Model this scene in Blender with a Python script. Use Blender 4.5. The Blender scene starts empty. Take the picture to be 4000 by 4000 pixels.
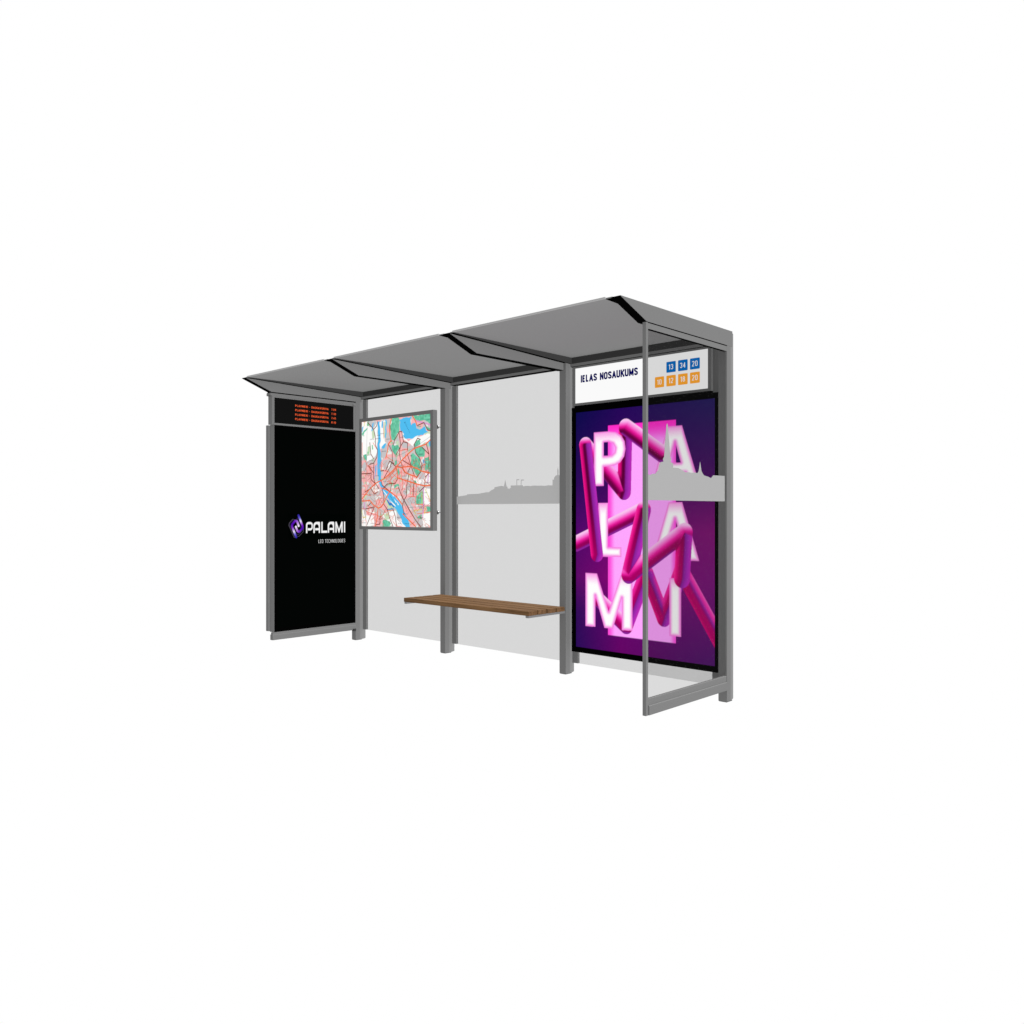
import bpy, bmesh, math, random
import numpy as np
from mathutils import Matrix, Vector
random.seed(4)
sc = bpy.context.scene
COL = sc.collection
H = 1.29            # eye height; every z below is measured from the eye level, GZ() lifts it to the ground

# ------------------------------------------------------------------ helpers
def lin(c):
    c = np.asarray(c, dtype=float) / 255.0
    return np.where(c <= 0.04045, c / 12.92, ((c + 0.055) / 1.055) ** 2.4)

def mat(name, col, rough=0.6, spec=0.15, noise=0.0, scale=6.0):
    m = bpy.data.materials.new(name); m.use_nodes = True
    nt = m.node_tree; p = nt.nodes['Principled BSDF']
    p.inputs['Base Color'].default_value = (*col, 1)
    p.inputs['Roughness'].default_value = rough
    p.inputs['Specular IOR Level'].default_value = spec
    if noise:
        tc = nt.nodes.new('ShaderNodeTexCoord'); n = nt.nodes.new('ShaderNodeTexNoise')
        n.inputs['Scale'].default_value = scale; n.inputs['Detail'].default_value = 4
        r = nt.nodes.new('ShaderNodeMapRange')
        r.inputs['To Min'].default_value = 1 - noise; r.inputs['To Max'].default_value = 1 + noise
        mx = nt.nodes.new('ShaderNodeVectorMath'); mx.operation = 'SCALE'
        mx.inputs[0].default_value = col
        nt.links.new(tc.outputs['Object'], n.inputs['Vector'])
        nt.links.new(n.outputs['Fac'], r.inputs['Value'])
        nt.links.new(r.outputs['Result'], mx.inputs['Scale'])
        nt.links.new(mx.outputs['Vector'], p.inputs['Base Color'])
    return m

def emis(name, col=None, strength=1.0):
    """a backlit or self-lit face: lamp light only, nothing reflected"""
    m = bpy.data.materials.new(name); m.use_nodes = True
    nt = m.node_tree; nt.nodes.clear()
    o = nt.nodes.new('ShaderNodeOutputMaterial'); e = nt.nodes.new('ShaderNodeEmission')
    e.inputs['Strength'].default_value = strength
    if col is None:
        a = nt.nodes.new('ShaderNodeAttribute'); a.attribute_name = 'paint'
        nt.links.new(a.outputs['Color'], e.inputs['Color'])
    else:
        e.inputs['Color'].default_value = (*col, 1)
    nt.links.new(e.outputs[0], o.inputs[0])
    return m

def glass(name, t, haze):
    """tinted pane: t = light let through by the whole pane, two faces crossed"""
    m = bpy.data.materials.new(name); m.use_nodes = True
    nt = m.node_tree; nt.nodes.clear()
    o = nt.nodes.new('ShaderNodeOutputMaterial')
    tr = nt.nodes.new('ShaderNodeBsdfTransparent'); k = math.sqrt(t)
    tr.inputs['Color'].default_value = (k, k, k, 1)
    df = nt.nodes.new('ShaderNodeBsdfDiffuse'); df.inputs['Color'].default_value = (haze, haze, haze, 1)
    mx = nt.nodes.new('ShaderNodeMixShader'); mx.inputs[0].default_value = 0.02
    nt.links.new(tr.outputs[0], mx.inputs[1]); nt.links.new(df.outputs[0], mx.inputs[2])
    nt.links.new(mx.outputs[0], o.inputs[0])
    return m

M = dict(
    metal=mat('grey_powder_coat', (0.088, 0.088, 0.088), 0.9, 0.0, 0.012, 3.0),
    soffit=mat('soffit_sheet', (0.116, 0.116, 0.116), 0.8, 0.0, 0.01, 2.0),
    frontlip=mat('roof_front_edge', (0.2, 0.2, 0.2), 0.9, 0.0),
    dark=mat('dark_grey_trim', (0.022, 0.022, 0.022), 0.7, 0.0),
    darker=mat('charcoal_trim', (0.021, 0.021, 0.021), 0.7, 0.0),
    black=mat('black_parts_and_shade', (0.0005, 0.0005, 0.0005), 0.9, 0.0),  # black parts, and the shade painted onto undersides
    screen=mat('unlit_screen', (0.0004, 0.0006, 0.0005), 0.9, 0.0),
    board=mat('display_face', (0.0028, 0.0028, 0.0028), 0.9, 0.0),
    decal_b=mat('frosted_film', (0.27, 0.27, 0.27), 0.9, 0.0),
    decal_e=mat('frosted_film_end', (0.168, 0.168, 0.168), 0.9, 0.0),  # same film as the rear; the light difference is put into its tone
    glass_b=glass('tinted_glass', 0.70, 0.20),
    glass_e=glass('tinted_glass_end', 0.735, 0.035),
    paint=emis('glowing_print'),  # emission; on the map sheet this glow is added
    white=emis('lit_white_sign', tuple(lin((250, 250, 250)))),
    navy=emis('navy_letters', tuple(lin((0, 0, 82)))),
    blue=emis('blue_tile', tuple(lin((0, 108, 190)))),
    orange=emis('orange_tile', tuple(lin((255, 170, 50)))),
    led=emis('orange_led', tuple(lin((250, 100, 55)))),
    ledw=emis('white_led', tuple(lin((235, 235, 235)))),
    ink=emis('map_ink', tuple(lin((30, 70, 110)))),
    steel=mat('bracket_steel', (0.10, 0.101, 0.103), 0.8, 0.0),
    ball=mat('dark_knob', (0.05, 0.05, 0.05), 0.3, 0.5),
    ground=emis('self_lit_white_ground', (1.0, 1.0, 1.0)),   # added glow keeps the ground pure white and free of shadows
)

def wood():
    m = bpy.data.materials.new('oiled_brown_wood'); m.use_nodes = True
    nt = m.node_tree; p = nt.nodes['Principled BSDF']
    p.inputs['Roughness'].default_value = 0.7; p.inputs['Specular IOR Level'].default_value = 0.05
    tc = nt.nodes.new('ShaderNodeTexCoord'); mp = nt.nodes.new('ShaderNodeMapping')
    mp.inputs['Scale'].default_value = (2.2, 55, 70)
    n = nt.nodes.new('ShaderNodeTexNoise'); n.inputs['Scale'].default_value = 1.0
    n.inputs['Detail'].default_value = 6; n.inputs['Roughness'].default_value = 0.65
    n.inputs['Distortion'].default_value = 0.6
    r = nt.nodes.new('ShaderNodeValToRGB')
    r.color_ramp.elements[0].position = 0.28; r.color_ramp.elements[0].color = (*[c * 1.0 for c in (0.034, 0.016, 0.006)], 1)
    r.color_ramp.elements[1].position = 0.72; r.color_ramp.elements[1].color = (*[c * 1.0 for c in (0.118, 0.064, 0.028)], 1)
    nt.links.new(tc.outputs['Object'], mp.inputs['Vector']); nt.links.new(mp.outputs[0], n.inputs['Vector'])
    nt.links.new(n.outputs['Fac'], r.inputs[0]); nt.links.new(r.outputs[0], p.inputs['Base Color'])
    return m
M['wood'] = wood()

def thing(name, label, cat, loc):
    o = bpy.data.objects.new(name, None); COL.objects.link(o)
    o.location = (loc[0], loc[1], loc[2] + H); o.empty_display_size = 0.1
    o['label'] = label; o['category'] = cat
    return o

def origin(o):
    v = Vector((0, 0, 0))
    while o is not None:
        v += o.location; o = o.parent
    return v

def link(name, me, parent, mats, label=None, bevel=0.0):
    """mesh coordinates are given in scene space (z from eye level); the object sits on its parent's origin"""
    o = bpy.data.objects.new(name, me); COL.objects.link(o)
    off = origin(parent)
    me.transform(Matrix.Translation((-off.x, -off.y, H - off.z)))
    o.parent = parent
    for m in mats: me.materials.append(M[m])
    if label: o['label'] = label
    if bevel:
        b = o.modifiers.new('bevel', 'BEVEL'); b.width = bevel; b.segments = 2; b.limit_method = 'ANGLE'
    return o

class Shape:
    def __init__(s): s.bm = bmesh.new()
    def box(s, x0, x1, y0, y1, z0, z1, mi=0, faces=None):
        """faces: {'-z':1,...} overrides the material slot of single faces"""
        v = [s.bm.verts.new(p) for p in [(x0,y0,z0),(x1,y0,z0),(x1,y1,z0),(x0,y1,z0),(x0,y0,z1),(x1,y0,z1),(x1,y1,z1),(x0,y1,z1)]]
        F = {'-z':(0,3,2,1),'+z':(4,5,6,7),'-y':(0,1,5,4),'+x':(1,2,6,5),'+y':(2,3,7,6),'-x':(3,0,4,7)}
        for k, idx in F.items():
            f = s.bm.faces.new([v[i] for i in idx]); f.material_index = (faces or {}).get(k, mi)
        return s
    def prism_x(s, prof, x0, x1, mi=0, edge_mi=None, end_mi=None):
        """profile of (y,z) points swept from x0 to x1; edge_mi gives the slot of each side face"""
        a = [s.bm.verts.new((x0, y, z)) for y, z in prof]; b = [s.bm.verts.new((x1, y, z)) for y, z in prof]
        n = len(prof); e = edge_mi or [mi] * n
        for i in range(n):
            j = (i + 1) % n
            f = s.bm.faces.new((a[i], a[j], b[j], b[i])); f.material_index = e[i]
        f = s.bm.faces.new(a[::-1]); f.material_index = mi if end_mi is None else end_mi
        f = s.bm.faces.new(b); f.material_index = mi if end_mi is None else end_mi
        return s
    def prism_z(s, prof, z0, z1, mi=0, bottom_mi=None):
        a = [s.bm.verts.new((x, y, z0)) for x, y in prof]; b = [s.bm.verts.new((x, y, z1)) for x, y in prof]
        n = len(prof)
        for i in range(n):
            j = (i + 1) % n
            f = s.bm.faces.new((a[i], a[j], b[j], b[i])); f.material_index = mi
        f = s.bm.faces.new(a[::-1]); f.material_index = mi if bottom_mi is None else bottom_mi
        f = s.bm.faces.new(b); f.material_index = mi
        return s
    def out(s, name, parent, mats, label=None, bevel=0.0):
        bmesh.ops.recalc_face_normals(s.bm, faces=s.bm.faces)
        me = bpy.data.meshes.new(name); s.bm.to_mesh(me); s.bm.free()
        return link(name, me, parent, mats, label, bevel)

def box(name, parent, m, x0, x1, y0, y1, z0, z1, bevel=0.0, label=None):
    return Shape().box(x0, x1, y0, y1, z0, z1).out(name, parent, [m], label, bevel)

def frame(name, parent, m, axis, face, back, a0, a1, z0, z1, t, tb=None, tt=None, bevel=0.0, tr=None):
    """rectangular frame; axis 'y': plane facing -Y with a = x; axis 'x': plane facing +X with a = y"""
    s = Shape(); tb = t if tb is None else tb; tt = t if tt is None else tt; tr = t if tr is None else tr
    def b(p0, p1, q0, q1):
        if axis == 'y': s.box(p0, p1, face, back, q0, q1)
        else: s.box(back, face, p0, p1, q0, q1)
    b(a0, a0 + t, z0, z1); b(a1 - tr, a1, z0, z1)
    b(a0 + t, a1 - tr, z0, z0 + tb); b(a0 + t, a1 - tr, z1 - tt, z1)
    return s.out(name, parent, [m], None, bevel)

def text(name, s, parent, m, axis, plane, a0, a1, z0, z1, bold=0.0, rot=0.0, label=None, gap=1.0):
    """lettering fitted to a box on a panel; a = x on a panel facing -Y, a = y on a panel facing +X"""
    cu = bpy.data.curves.new(name, 'FONT'); cu.body = s; cu.offset = bold; cu.resolution_u = 3; cu.space_character = gap
    cu.extrude = 0.0
    ob = bpy.data.objects.new(name, cu); COL.objects.link(ob)
    dg = bpy.context.evaluated_depsgraph_get(); dg.update()
    me = bpy.data.meshes.new_from_object(ob.evaluated_get(dg))
    COL.objects.unlink(ob); bpy.data.objects.remove(ob); bpy.data.curves.remove(cu)
    n = len(me.vertices); co = np.empty(n * 3); me.vertices.foreach_get('co', co); co = co.reshape(-1, 3)
    mn = co.min(0); mx = co.max(0)
    u = (co[:, 0] - mn[0]) / (mx[0] - mn[0]); w = (co[:, 1] - mn[1]) / (mx[1] - mn[1])
    A = (u - 0.5) * (a1 - a0); B = (w - 0.5) * (z1 - z0)
    c, sn = math.cos(rot), math.sin(rot)
    P = (a0 + a1) / 2 + A * c - B * sn; Q = (z0 + z1) / 2 + A * sn + B * c
    out = np.empty((n, 3)); out[:, 2] = Q
    if axis == 'y': out[:, 0] = P; out[:, 1] = plane
    else: out[:, 0] = plane; out[:, 1] = P
    me.vertices.foreach_set('co', out.ravel()); me.update()
    me.materials.clear()
    return link(name, me, parent, [m], label)

def painted(name, parent, axis, plane, a0, a1, z0, z1, step, fn, label=None):
    """a printed or lit face: a fine grid whose point colours come from fn(a, z) -> sRGB 0..255 (averaged over 2x2)"""
    na = max(2, int(round((a1 - a0) / step))); nz = max(2, int(round((z1 - z0) / step)))
    da = (a1 - a0) / na; dz = (z1 - z0) / nz
    ga = a0 + da * np.arange(na + 1); gz = z0 + dz * np.arange(nz + 1)
    acc = 0
    for oa in (-0.25, 0.25):
        for oz in (-0.25, 0.25):
            AA, ZZ = np.meshgrid(ga + oa * da, gz + oz * dz)
            acc = acc + lin(np.clip(fn(AA, ZZ), 0, 255))
    acc = acc / 4
    AA, ZZ = np.meshgrid(ga, gz); n = AA.size
    co = np.empty((n, 3)); co[:, 2] = ZZ.ravel()
    if axis == 'y': co[:, 0] = AA.ravel(); co[:, 1] = plane
    else: co[:, 0] = plane; co[:, 1] = AA.ravel()
    idx = np.arange(n).reshape(nz + 1, na + 1)
    q = np.stack([idx[:-1, :-1], idx[:-1, 1:], idx[1:, 1:], idx[1:, :-1]], -1).reshape(-1, 4)
    me = bpy.data.meshes.new(name); me.vertices.add(n); me.vertices.foreach_set('co', co.ravel())
    me.loops.add(q.size); me.loops.foreach_set('vertex_index', q.ravel().astype(np.int32))
    me.polygons.add(len(q)); me.polygons.foreach_set('loop_start', np.arange(0, q.size, 4, dtype=np.int32))
    me.update(calc_edges=True); me.validate()
    at = me.color_attributes.new('paint', 'FLOAT_COLOR', 'POINT')
    rgba = np.ones((n, 4), dtype=np.float32); rgba[:, :3] = acc.reshape(-1, 3)
    at.data.foreach_set('color', rgba.ravel())
    return link(name, me, parent, ['paint'], label)

def flat_poly(name, parent, m, axis, plane, pts, thick, label=None):
    s = Shape(); bm = s.bm
    mk = (lambda a, z, d: (a, plane + d, z)) if axis == 'y' else (lambda a, z, d: (plane - d, a, z))
    f0 = bm.faces.new([bm.verts.new(mk(a, z, 0)) for a, z in pts])
    r = bmesh.ops.extrude_face_region(bm, geom=[f0])
    vs = [g for g in r['geom'] if isinstance(g, bmesh.types.BMVert)]
    bmesh.ops.translate(bm, verts=vs, vec=(0, thick, 0) if axis == 'y' else (-thick, 0, 0))
    bmesh.ops.triangulate(bm, faces=[f for f in bm.faces if len(f.verts) > 4])
    return s.out(name, parent, [m], label)

# --- painting primitives (numpy)
def inside(P, x, y):
    r = np.zeros(x.shape, bool); n = len(P)
    for i in range(n):
        x0, y0 = P[i]; x1, y1 = P[(i + 1) % n]
        if y0 == y1: continue
        c = ((y0 > y) != (y1 > y)) & (x < (x1 - x0) * (y - y0) / (y1 - y0) + x0)
        r ^= c
    return r
def segdist(p, q, x, y):
    dx, dy = q[0] - p[0], q[1] - p[1]; L = dx * dx + dy * dy + 1e-12
    t = np.clip(((x - p[0]) * dx + (y - p[1]) * dy) / L, 0, 1)
    ex, ey = x - p[0] - t * dx, y - p[1] - t * dy
    return np.hypot(ex, ey), ex, ey
def linedist(P, x, y, closed=False):
    d = np.full(x.shape, 9.0)
    for i in range(len(P) - (0 if closed else 1)):
        d = np.minimum(d, segdist(P[i], P[(i + 1) % len(P)], x, y)[0])
    return d
def sstep(a, b, v):
    t = np.clip((v - a) / (b - a), 0, 1); return t * t * (3 - 2 * t)
def put(img, mask, col):
    img[mask] = col
def mix(img, k, col):
    k = k[..., None]; return img * (1 - k) + np.asarray(col, float) * k

# --- a narrow stroke alphabet: glyph = (width, [polylines]) with height 1
def _arc(cx, cy, rx, ry, a0, a1, n=7):
    return [(cx + rx * math.cos(math.radians(a0 + (a1 - a0) * i / n)), cy + ry * math.sin(math.radians(a0 + (a1 - a0) * i / n))) for i in range(n + 1)]
def glyph(c, W):
    w = W; h = w / 2; q = min(.24, max(.16, w * .42))
    o = [_arc(h, 1 - q, h, q, 0, 180) + _arc(h, q, h, q, 180, 360) + [(w, 1 - q)]]
    G = {
        'I': (0, [[(0, 0), (0, 1)]]),
        'E': (w * .8, [[(w * .8, 1), (0, 1), (0, 0), (w * .8, 0)], [(0, .52), (w * .7, .52)]]),
        'L': (w * .8, [[(0, 1), (0, 0), (w * .8, 0)]]),
        'A': (w * 1.1, [[(0, 0), (w * .55, 1), (w * 1.1, 0)], [(w * .2, .27), (w * .9, .27)]]),
        'V': (w * 1.1, [[(0, 1), (w * .55, 0), (w * 1.1, 1)]]),
        'N': (w, [[(0, 0), (0, 1), (w, 0), (w, 1)]]),
        'M': (w * 1.3, [[(0, 0), (0, 1), (w * .65, .12), (w * 1.3, 1), (w * 1.3, 0)]]),
        'O': (w, o), '0': (w, o),
        'U': (w, [[(0, 1)] + _arc(h, q, h, q, 180, 360) + [(w, 1)]]),
        'K': (w, [[(0, 0), (0, 1)], [(w, 1), (0, .40)], [(w * .32, .60), (w, 0)]]),
        'S': (w, [_arc(h, 1 - q, h, q, 0, 180) + [(.04 * w, .68), (h, .50), (w * .96, .34)] + _arc(h, q, h, q, 0, -180)]),
        'P': (w, [[(0, 0), (0, 1), (h, 1)] + _arc(h, .74, h, .26, 90, -90) + [(0, .48)]]),
        'R': (w, [[(0, 0), (0, 1), (h, 1)] + _arc(h, .75, h, .25, 90, -90) + [(0, .50)], [(h, .50), (w, 0)]]),
        'D': (w, [[(0, 0), (0, 1)] + _arc(w * .4, 1 - q * 1.2, w * .6, q * 1.2, 90, 0) + _arc(w * .4, q * 1.2, w * .6, q * 1.2, 0, -90) + [(0, 0)]]),
        'G': (w, [_arc(h, 1 - q, h, q, 10, 180) + _arc(h, q, h, q, 180, 360) + [(w, .46), (h, .46)]]),
        'C': (w, [_arc(h, 1 - q, h, q, 10, 180) + _arc(h, q, h, q, 180, 350)]),
        'T': (w, [[(0, 1), (w, 1)], [(h, 1), (h, 0)]]),
        'H': (w, [[(0, 0), (0, 1)], [(w, 0), (w, 1)], [(0, .5), (w, .5)]]),
        '1': (h * .8, [[(0, .80), (h * .8, 1), (h * .8, 0)]]),
        '2': (w, [_arc(h, 1 - q, h, q, 180, 0) + [(w, .66), (0, 0), (w, 0)]]),
        '3': (w, [_arc(h, .75, h, .25, 165, -90), _arc(h, .26, h, .26, 90, -165)]),
        '4': (w, [[(w * .72, 0), (w * .72, 1), (0, .26), (w * 1.08, .26)]]),
        '5': (w, [[(w, 1), (.06 * w, 1), (.02 * w, .54)] + _arc(h, .32, h, .32, 120, -160)]),
        '7': (w, [[(0, 1), (w, 1), (w * .35, 0)]]),
        '8': (w, [_arc(h, .76, h * .9, .24, -90, 270, 12), _arc(h, .27, h, .27, 90, 450, 12)]),
        '9': (w, [_arc(h, .70, h, .30, 0, 360, 12) + [(w, .5), (w * .9, .2)] + _arc(h, .2, h * .9, .2, 0, -150, 5)]),
        ':': (0, [[(0, .08), (0, .16)], [(0, .58), (0, .66)]]),
        '-': (w * .6, [[(0, .45), (w * .6, .45)]]),
        ' ': (w * .35, []),
    }
    return G[c]
def strokes(name, s, parent, m, axis, plane, a0, a1, z0, z1, th=.17, W=.30, gap=.15, label=None):
    """flat stroke lettering fitted to the box; th, W, gap are in cap heights"""
    hgt = z1 - z0; x = 0; lines = []
    for c in s:
        w, ps = glyph(c, W); lines += [[(x + p[0], th / 2 + p[1] * (1 - th)) for p in P] for P in ps]; x += w + gap + th
    tot = x - gap; kx = (a1 - a0) / tot; bm = bmesh.new()
    def V(u, v): 
        A = a0 + (u + th / 2) * kx; Z = z0 + v * hgt
        return bm.verts.new((A, plane, Z) if axis == 'y' else (plane, A, Z))
    for P in lines:
        for i in range(len(P) - 1):
            (x0, y0), (x1, y1) = P[i], P[i + 1]; L = math.hypot(x1 - x0, y1 - y0) or 1e-9
            nx, ny = -(y1 - y0) / L * th / 2, (x1 - x0) / L * th / 2
            bm.faces.new([V(x0 + nx, y0 + ny), V(x0 - nx, y0 - ny), V(x1 - nx, y1 - ny), V(x1 + nx, y1 + ny)])
        sq = th / 2
        for j, (px, py) in enumerate(P):
            if 0 < j < len(P) - 1:
                bm.faces.new([V(px + sq * math.cos(k * math.pi / 5), py + sq * math.sin(k * math.pi / 5)) for k in range(10)])
            else:
                # square end, flush with the cap height or the base line
                if py > 1 - th or py < th:
                    q = P[1] if j == 0 else P[-2]
                    if abs(q[0] - px) < 1e-6 or abs(q[1] - py) > abs(q[0] - px):
                        bm.faces.new([V(px - sq, py - sq), V(px + sq, py - sq), V(px + sq, py + sq), V(px - sq, py + sq)])
    me = bpy.data.meshes.new(name); bm.to_mesh(me); bm.free()
    return link(name, me, parent, [m], label)
def words(name, s, parent, m, axis, plane, a0, a1, z0, z1, th, W, gap):
    """the same, one object per word"""
    def wid(t): return sum(glyph(c, W)[0] + gap + th for c in t)
    tot = wid(s) - gap; k = (a1 - a0) / tot; x = 0
    for t in s.split(' '):
        w = wid(t) - gap
        strokes(name, t, parent, m, axis, plane, a0 + x * k, a0 + (x + w) * k, z0, z1, th, W, gap)
        x += w + gap + wid(' ')

# ------------------------------------------------------------------ setting
bm = bmesh.new()
rows = [(-400, -1.3130), (-6.70, -1.3130), (-5.90, -1.2905), (400, -1.2905)]       # falls 2 cm towards the left end
vv = [[bm.verts.new((x, y, z)) for y in (-400, 400)] for x, z in rows]
for k in range(3): bm.faces.new((vv[k][0], vv[k + 1][0], vv[k + 1][1], vv[k][1]))
me = bpy.data.meshes.new('ground'); bm.to_mesh(me); bm.free()
me.transform(Matrix.Translation((0, 0, H))); me.materials.append(M['ground'])
g = bpy.data.objects.new('ground', me); COL.objects.link(g); g['kind'] = 'structure'

# ------------------------------------------------------------------ the shelter
shelter = thing('bus_shelter', 'grey metal bus shelter with three roof bays, four posts and tinted glass walls', 'bus shelter', (-4.9, 5.1, -H))
PX = [-6.950, -5.594, -4.174, -2.765]              # outer (+X) faces of the posts
AX = [-6.947, -5.589, -4.196, -2.762]              # outer faces of the roof arms
for i, x in enumerate(PX):
    zb = -1.2860 if i else -1.3085
    prof = [(x - 0.064, 5.069), (x, 5.069), (x, 5.121), (x - 0.005, 5.143), (x - 0.013, 5.168), (x - 0.026, 5.205), (x - 0.038, 5.222), (x - 0.064, 5.222)]
    p = Shape().prism_z(prof, zb, 1.229).out('post', shelter, ['metal'], None, 0.0012)
    Shape().box(x - 0.060, x - 0.004, 5.073, 5.150, zb - 0.0035, zb - 0.0003).out('foot_plate', p, ['black'])
for x in AX:
    prof = [(3.843, 1.2315), (3.843, 1.228), (4.105, 1.127), (5.140, 1.127), (5.140, 1.2315)]
    a = Shape().prism_x(prof, x - 0.060, x, 0).out('roof_arm', shelter, ['metal'])
    t = 0.0016
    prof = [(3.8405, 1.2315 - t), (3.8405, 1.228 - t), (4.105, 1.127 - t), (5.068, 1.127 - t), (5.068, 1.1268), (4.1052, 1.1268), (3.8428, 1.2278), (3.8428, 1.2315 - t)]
    Shape().prism_x(prof, x - 0.0605, x + 0.0005, 0).out('underside_shade', a, ['black'])  # black strip stands in for the shade under the arm
# bays of the roof: sheet, tapered side ledges, rear gutter
for i in range(3):
    xl, xr = AX[i], AX[i + 1] - 0.060
    x0 = xl + 0.0004; x1 = xr - 0.0004
    roof = Shape().box(x0, x1, 3.846, 5.196, 1.2310, 1.2350).out('roof_panel', shelter, ['soffit'])
    lip = Shape().box(x0 + 0.036, x1 - 0.045, 3.836, 3.8458, 1.2290, 1.2385).out('front_edge', roof, ['frontlip'])
    for side in (0, 1):
        a, b = (x0, x0 + 0.034) if side == 0 else (x1 - 0.044, x1)
        prof = [(3.843, 1.2305), (3.843, 1.2265), (5.131, 1.180), (5.131, 1.2305)]
        led = Shape().prism_x(prof, a, b, 0, [0, 1, 0, 0], 2).out('side_ledge', roof, ['metal', 'black', 'dark'])  # black slot paints the shade under the ledge; ends are dark grey
    Shape().box(x0, x1, 5.132, 5.198, 1.1805, 1.2305).out('rear_upstand', roof, ['darker'])
    Shape().box(x0, x1, 5.130, 5.196, 1.1575, 1.1800, 0, {'-z': 1}).out('rear_gutter', roof, ['metal', 'black'])  # gutter underside painted black as its shade
# rear glazing
YG = 5.178
for i in range(3):
    x0 = PX[i] - 0.0; x1 = PX[i + 1] - 0.062
    box('rear_glass', shelter, 'glass_b', x0 + 0.003, x1, YG, YG + 0.008, -1.209, 1.157)
for i in range(4):
    if i < 3: box('glazing_bar', shelter, 'metal', PX[i] - 0.024, PX[i] + 0.042, 5.1705, 5.1925, -1.209, 1.156)
    else: box('glazing_bar', shelter, 'metal', PX[i] - 0.168, PX[i] - 0.064, 5.1705, 5.1925, -1.209, 1.156)

SKYB = [(-5.5595, 0.1394), (-5.5351, 0.1412), (-5.4595, 0.1485), (-5.4332, 0.1518), (-5.4183, 0.1516), (-5.4161, 0.1603), (-5.3259, 0.1621), (-5.2676, 0.1632), (-5.1741, 0.1745), (-5.1386, 0.1749), (-5.1103, 0.19), (-5.0822, 0.1995), (-5.0682, 0.2092), (-5.0717, 0.2168), (-4.9851, 0.2274), (-4.9542, 0.2228), (-4.9385, 0.2807), (-4.9235, 0.2221), (-4.9113, 0.215), (-4.9113, 0.2061), (-4.8896, 0.1998), (-4.8748, 0.2078), (-4.8728, 0.2284), (-4.8059, 0.2274), (-4.8059, 0.2796), (-4.7721, 0.2787), (-4.7721, 0.2714), (-4.7979, 0.2711), (-4.7979, 0.2273), (-4.7563, 0.2273), (-4.7543, 0.2758), (-4.7189, 0.2748), (-4.7189, 0.2671), (-4.7471, 0.2668), (-4.7484, 0.2271), (-4.732, 0.2268), (-4.7281, 0.218), (-4.6779, 0.2217), (-4.6456, 0.2177), (-4.6103, 0.2222), (-4.5753, 0.22), (-4.5247, 0.2193), (-4.4871, 0.2166), (-4.4498, 0.2205), (-4.4017, 0.2181), (-4.4017, 0.2663), (-4.387, 0.2659), (-4.3846, 0.2822), (-4.3699, 0.2958), (-4.3504, 0.3045), (-4.3504, 0.3418), (-4.3444, 0.3672), (-4.3383, 0.3414), (-4.3383, 0.3042), (-4.3033, 0.2868), (-4.3033, 0.068), (-5.5595, 0.0704)]
SKYE = [(max(p[0], 4.1265), p[1]) for p in [(4.0866, 0.2278), (4.1282, 0.2245), (4.159, 0.2208), (4.1787, 0.2284), (4.2128, 0.2305), (4.23, 0.2439), (4.2502, 0.2526), (4.253, 0.2783), (4.2646, 0.2916), (4.2733, 0.3032), (4.3008, 0.3061), (4.2967, 0.3236), (4.3084, 0.3371), (4.3219, 0.4332), (4.335, 0.5313), (4.3421, 0.5432), (4.3492, 0.5324), (4.3647, 0.4359), (4.3778, 0.3388), (4.3886, 0.3279), (4.3826, 0.3064), (4.4079, 0.3026), (4.411, 0.2749), (4.4615, 0.2752), (4.4924, 0.2698), (4.5517, 0.251), (4.5865, 0.2532), (4.6281, 0.2496), (4.6636, 0.2536), (4.6995, 0.2504), (4.7146, 0.2663), (4.7325, 0.3269), (4.749, 0.2658), (4.7657, 0.2492), (4.7824, 0.2377), (4.8297, 0.2323), (4.8707, 0.2231), (4.8997, 0.2429), (5.0523, 0.2435), (5.0523, 0.0718), (4.0866, 0.0709)]]
panes = [o for o in shelter.children if o.name.startswith('rear_glass')]
flat_poly('skyline_decal', panes[1], 'decal_b', 'y', YG - 0.0016, SKYB, 0.001, 'pale grey city skyline film')

# right-hand end wall
XE = -2.765
box('end_stile', shelter, 'metal', XE - 0.024, XE, 4.102, 4.126, -1.207, 1.125, 0.0012)
hd = Shape().box(XE - 0.026, XE - 0.0006, 4.1262, 5.0688, 1.0875, 1.1215, 0, {'-z': 1}).out('end_header', shelter, ['metal', 'black'])  # black bottom face is painted shade
Shape().box(XE - 0.024, XE - 0.0004, 4.1262, 5.0686, 1.1217, 1.1252).out('header_gap_shade', hd, ['black'])  # black strip stands in for the shaded gap below the roof arm
eg = box('end_glass', shelter, 'glass_e', XE - 0.016, XE - 0.009, 4.1262, 5.0685, -1.149, 1.0878)
Shape().box(XE - 0.024, XE - 0.002, 4.1262, 5.0686, -1.149, -1.109).out('end_rail', shelter, ['metal'], None, 0.002)
Shape().box(XE - 0.022, XE + 0.006, 4.127, 5.0686, -1.207, -1.1492).out('kick_rail', shelter, ['metal'], None, 0.003)
flat_poly('skyline_decal', eg, 'decal_e', 'x', XE - 0.0068, SKYE, 0.001, 'grey skyline film with a tall church spire')

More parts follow.
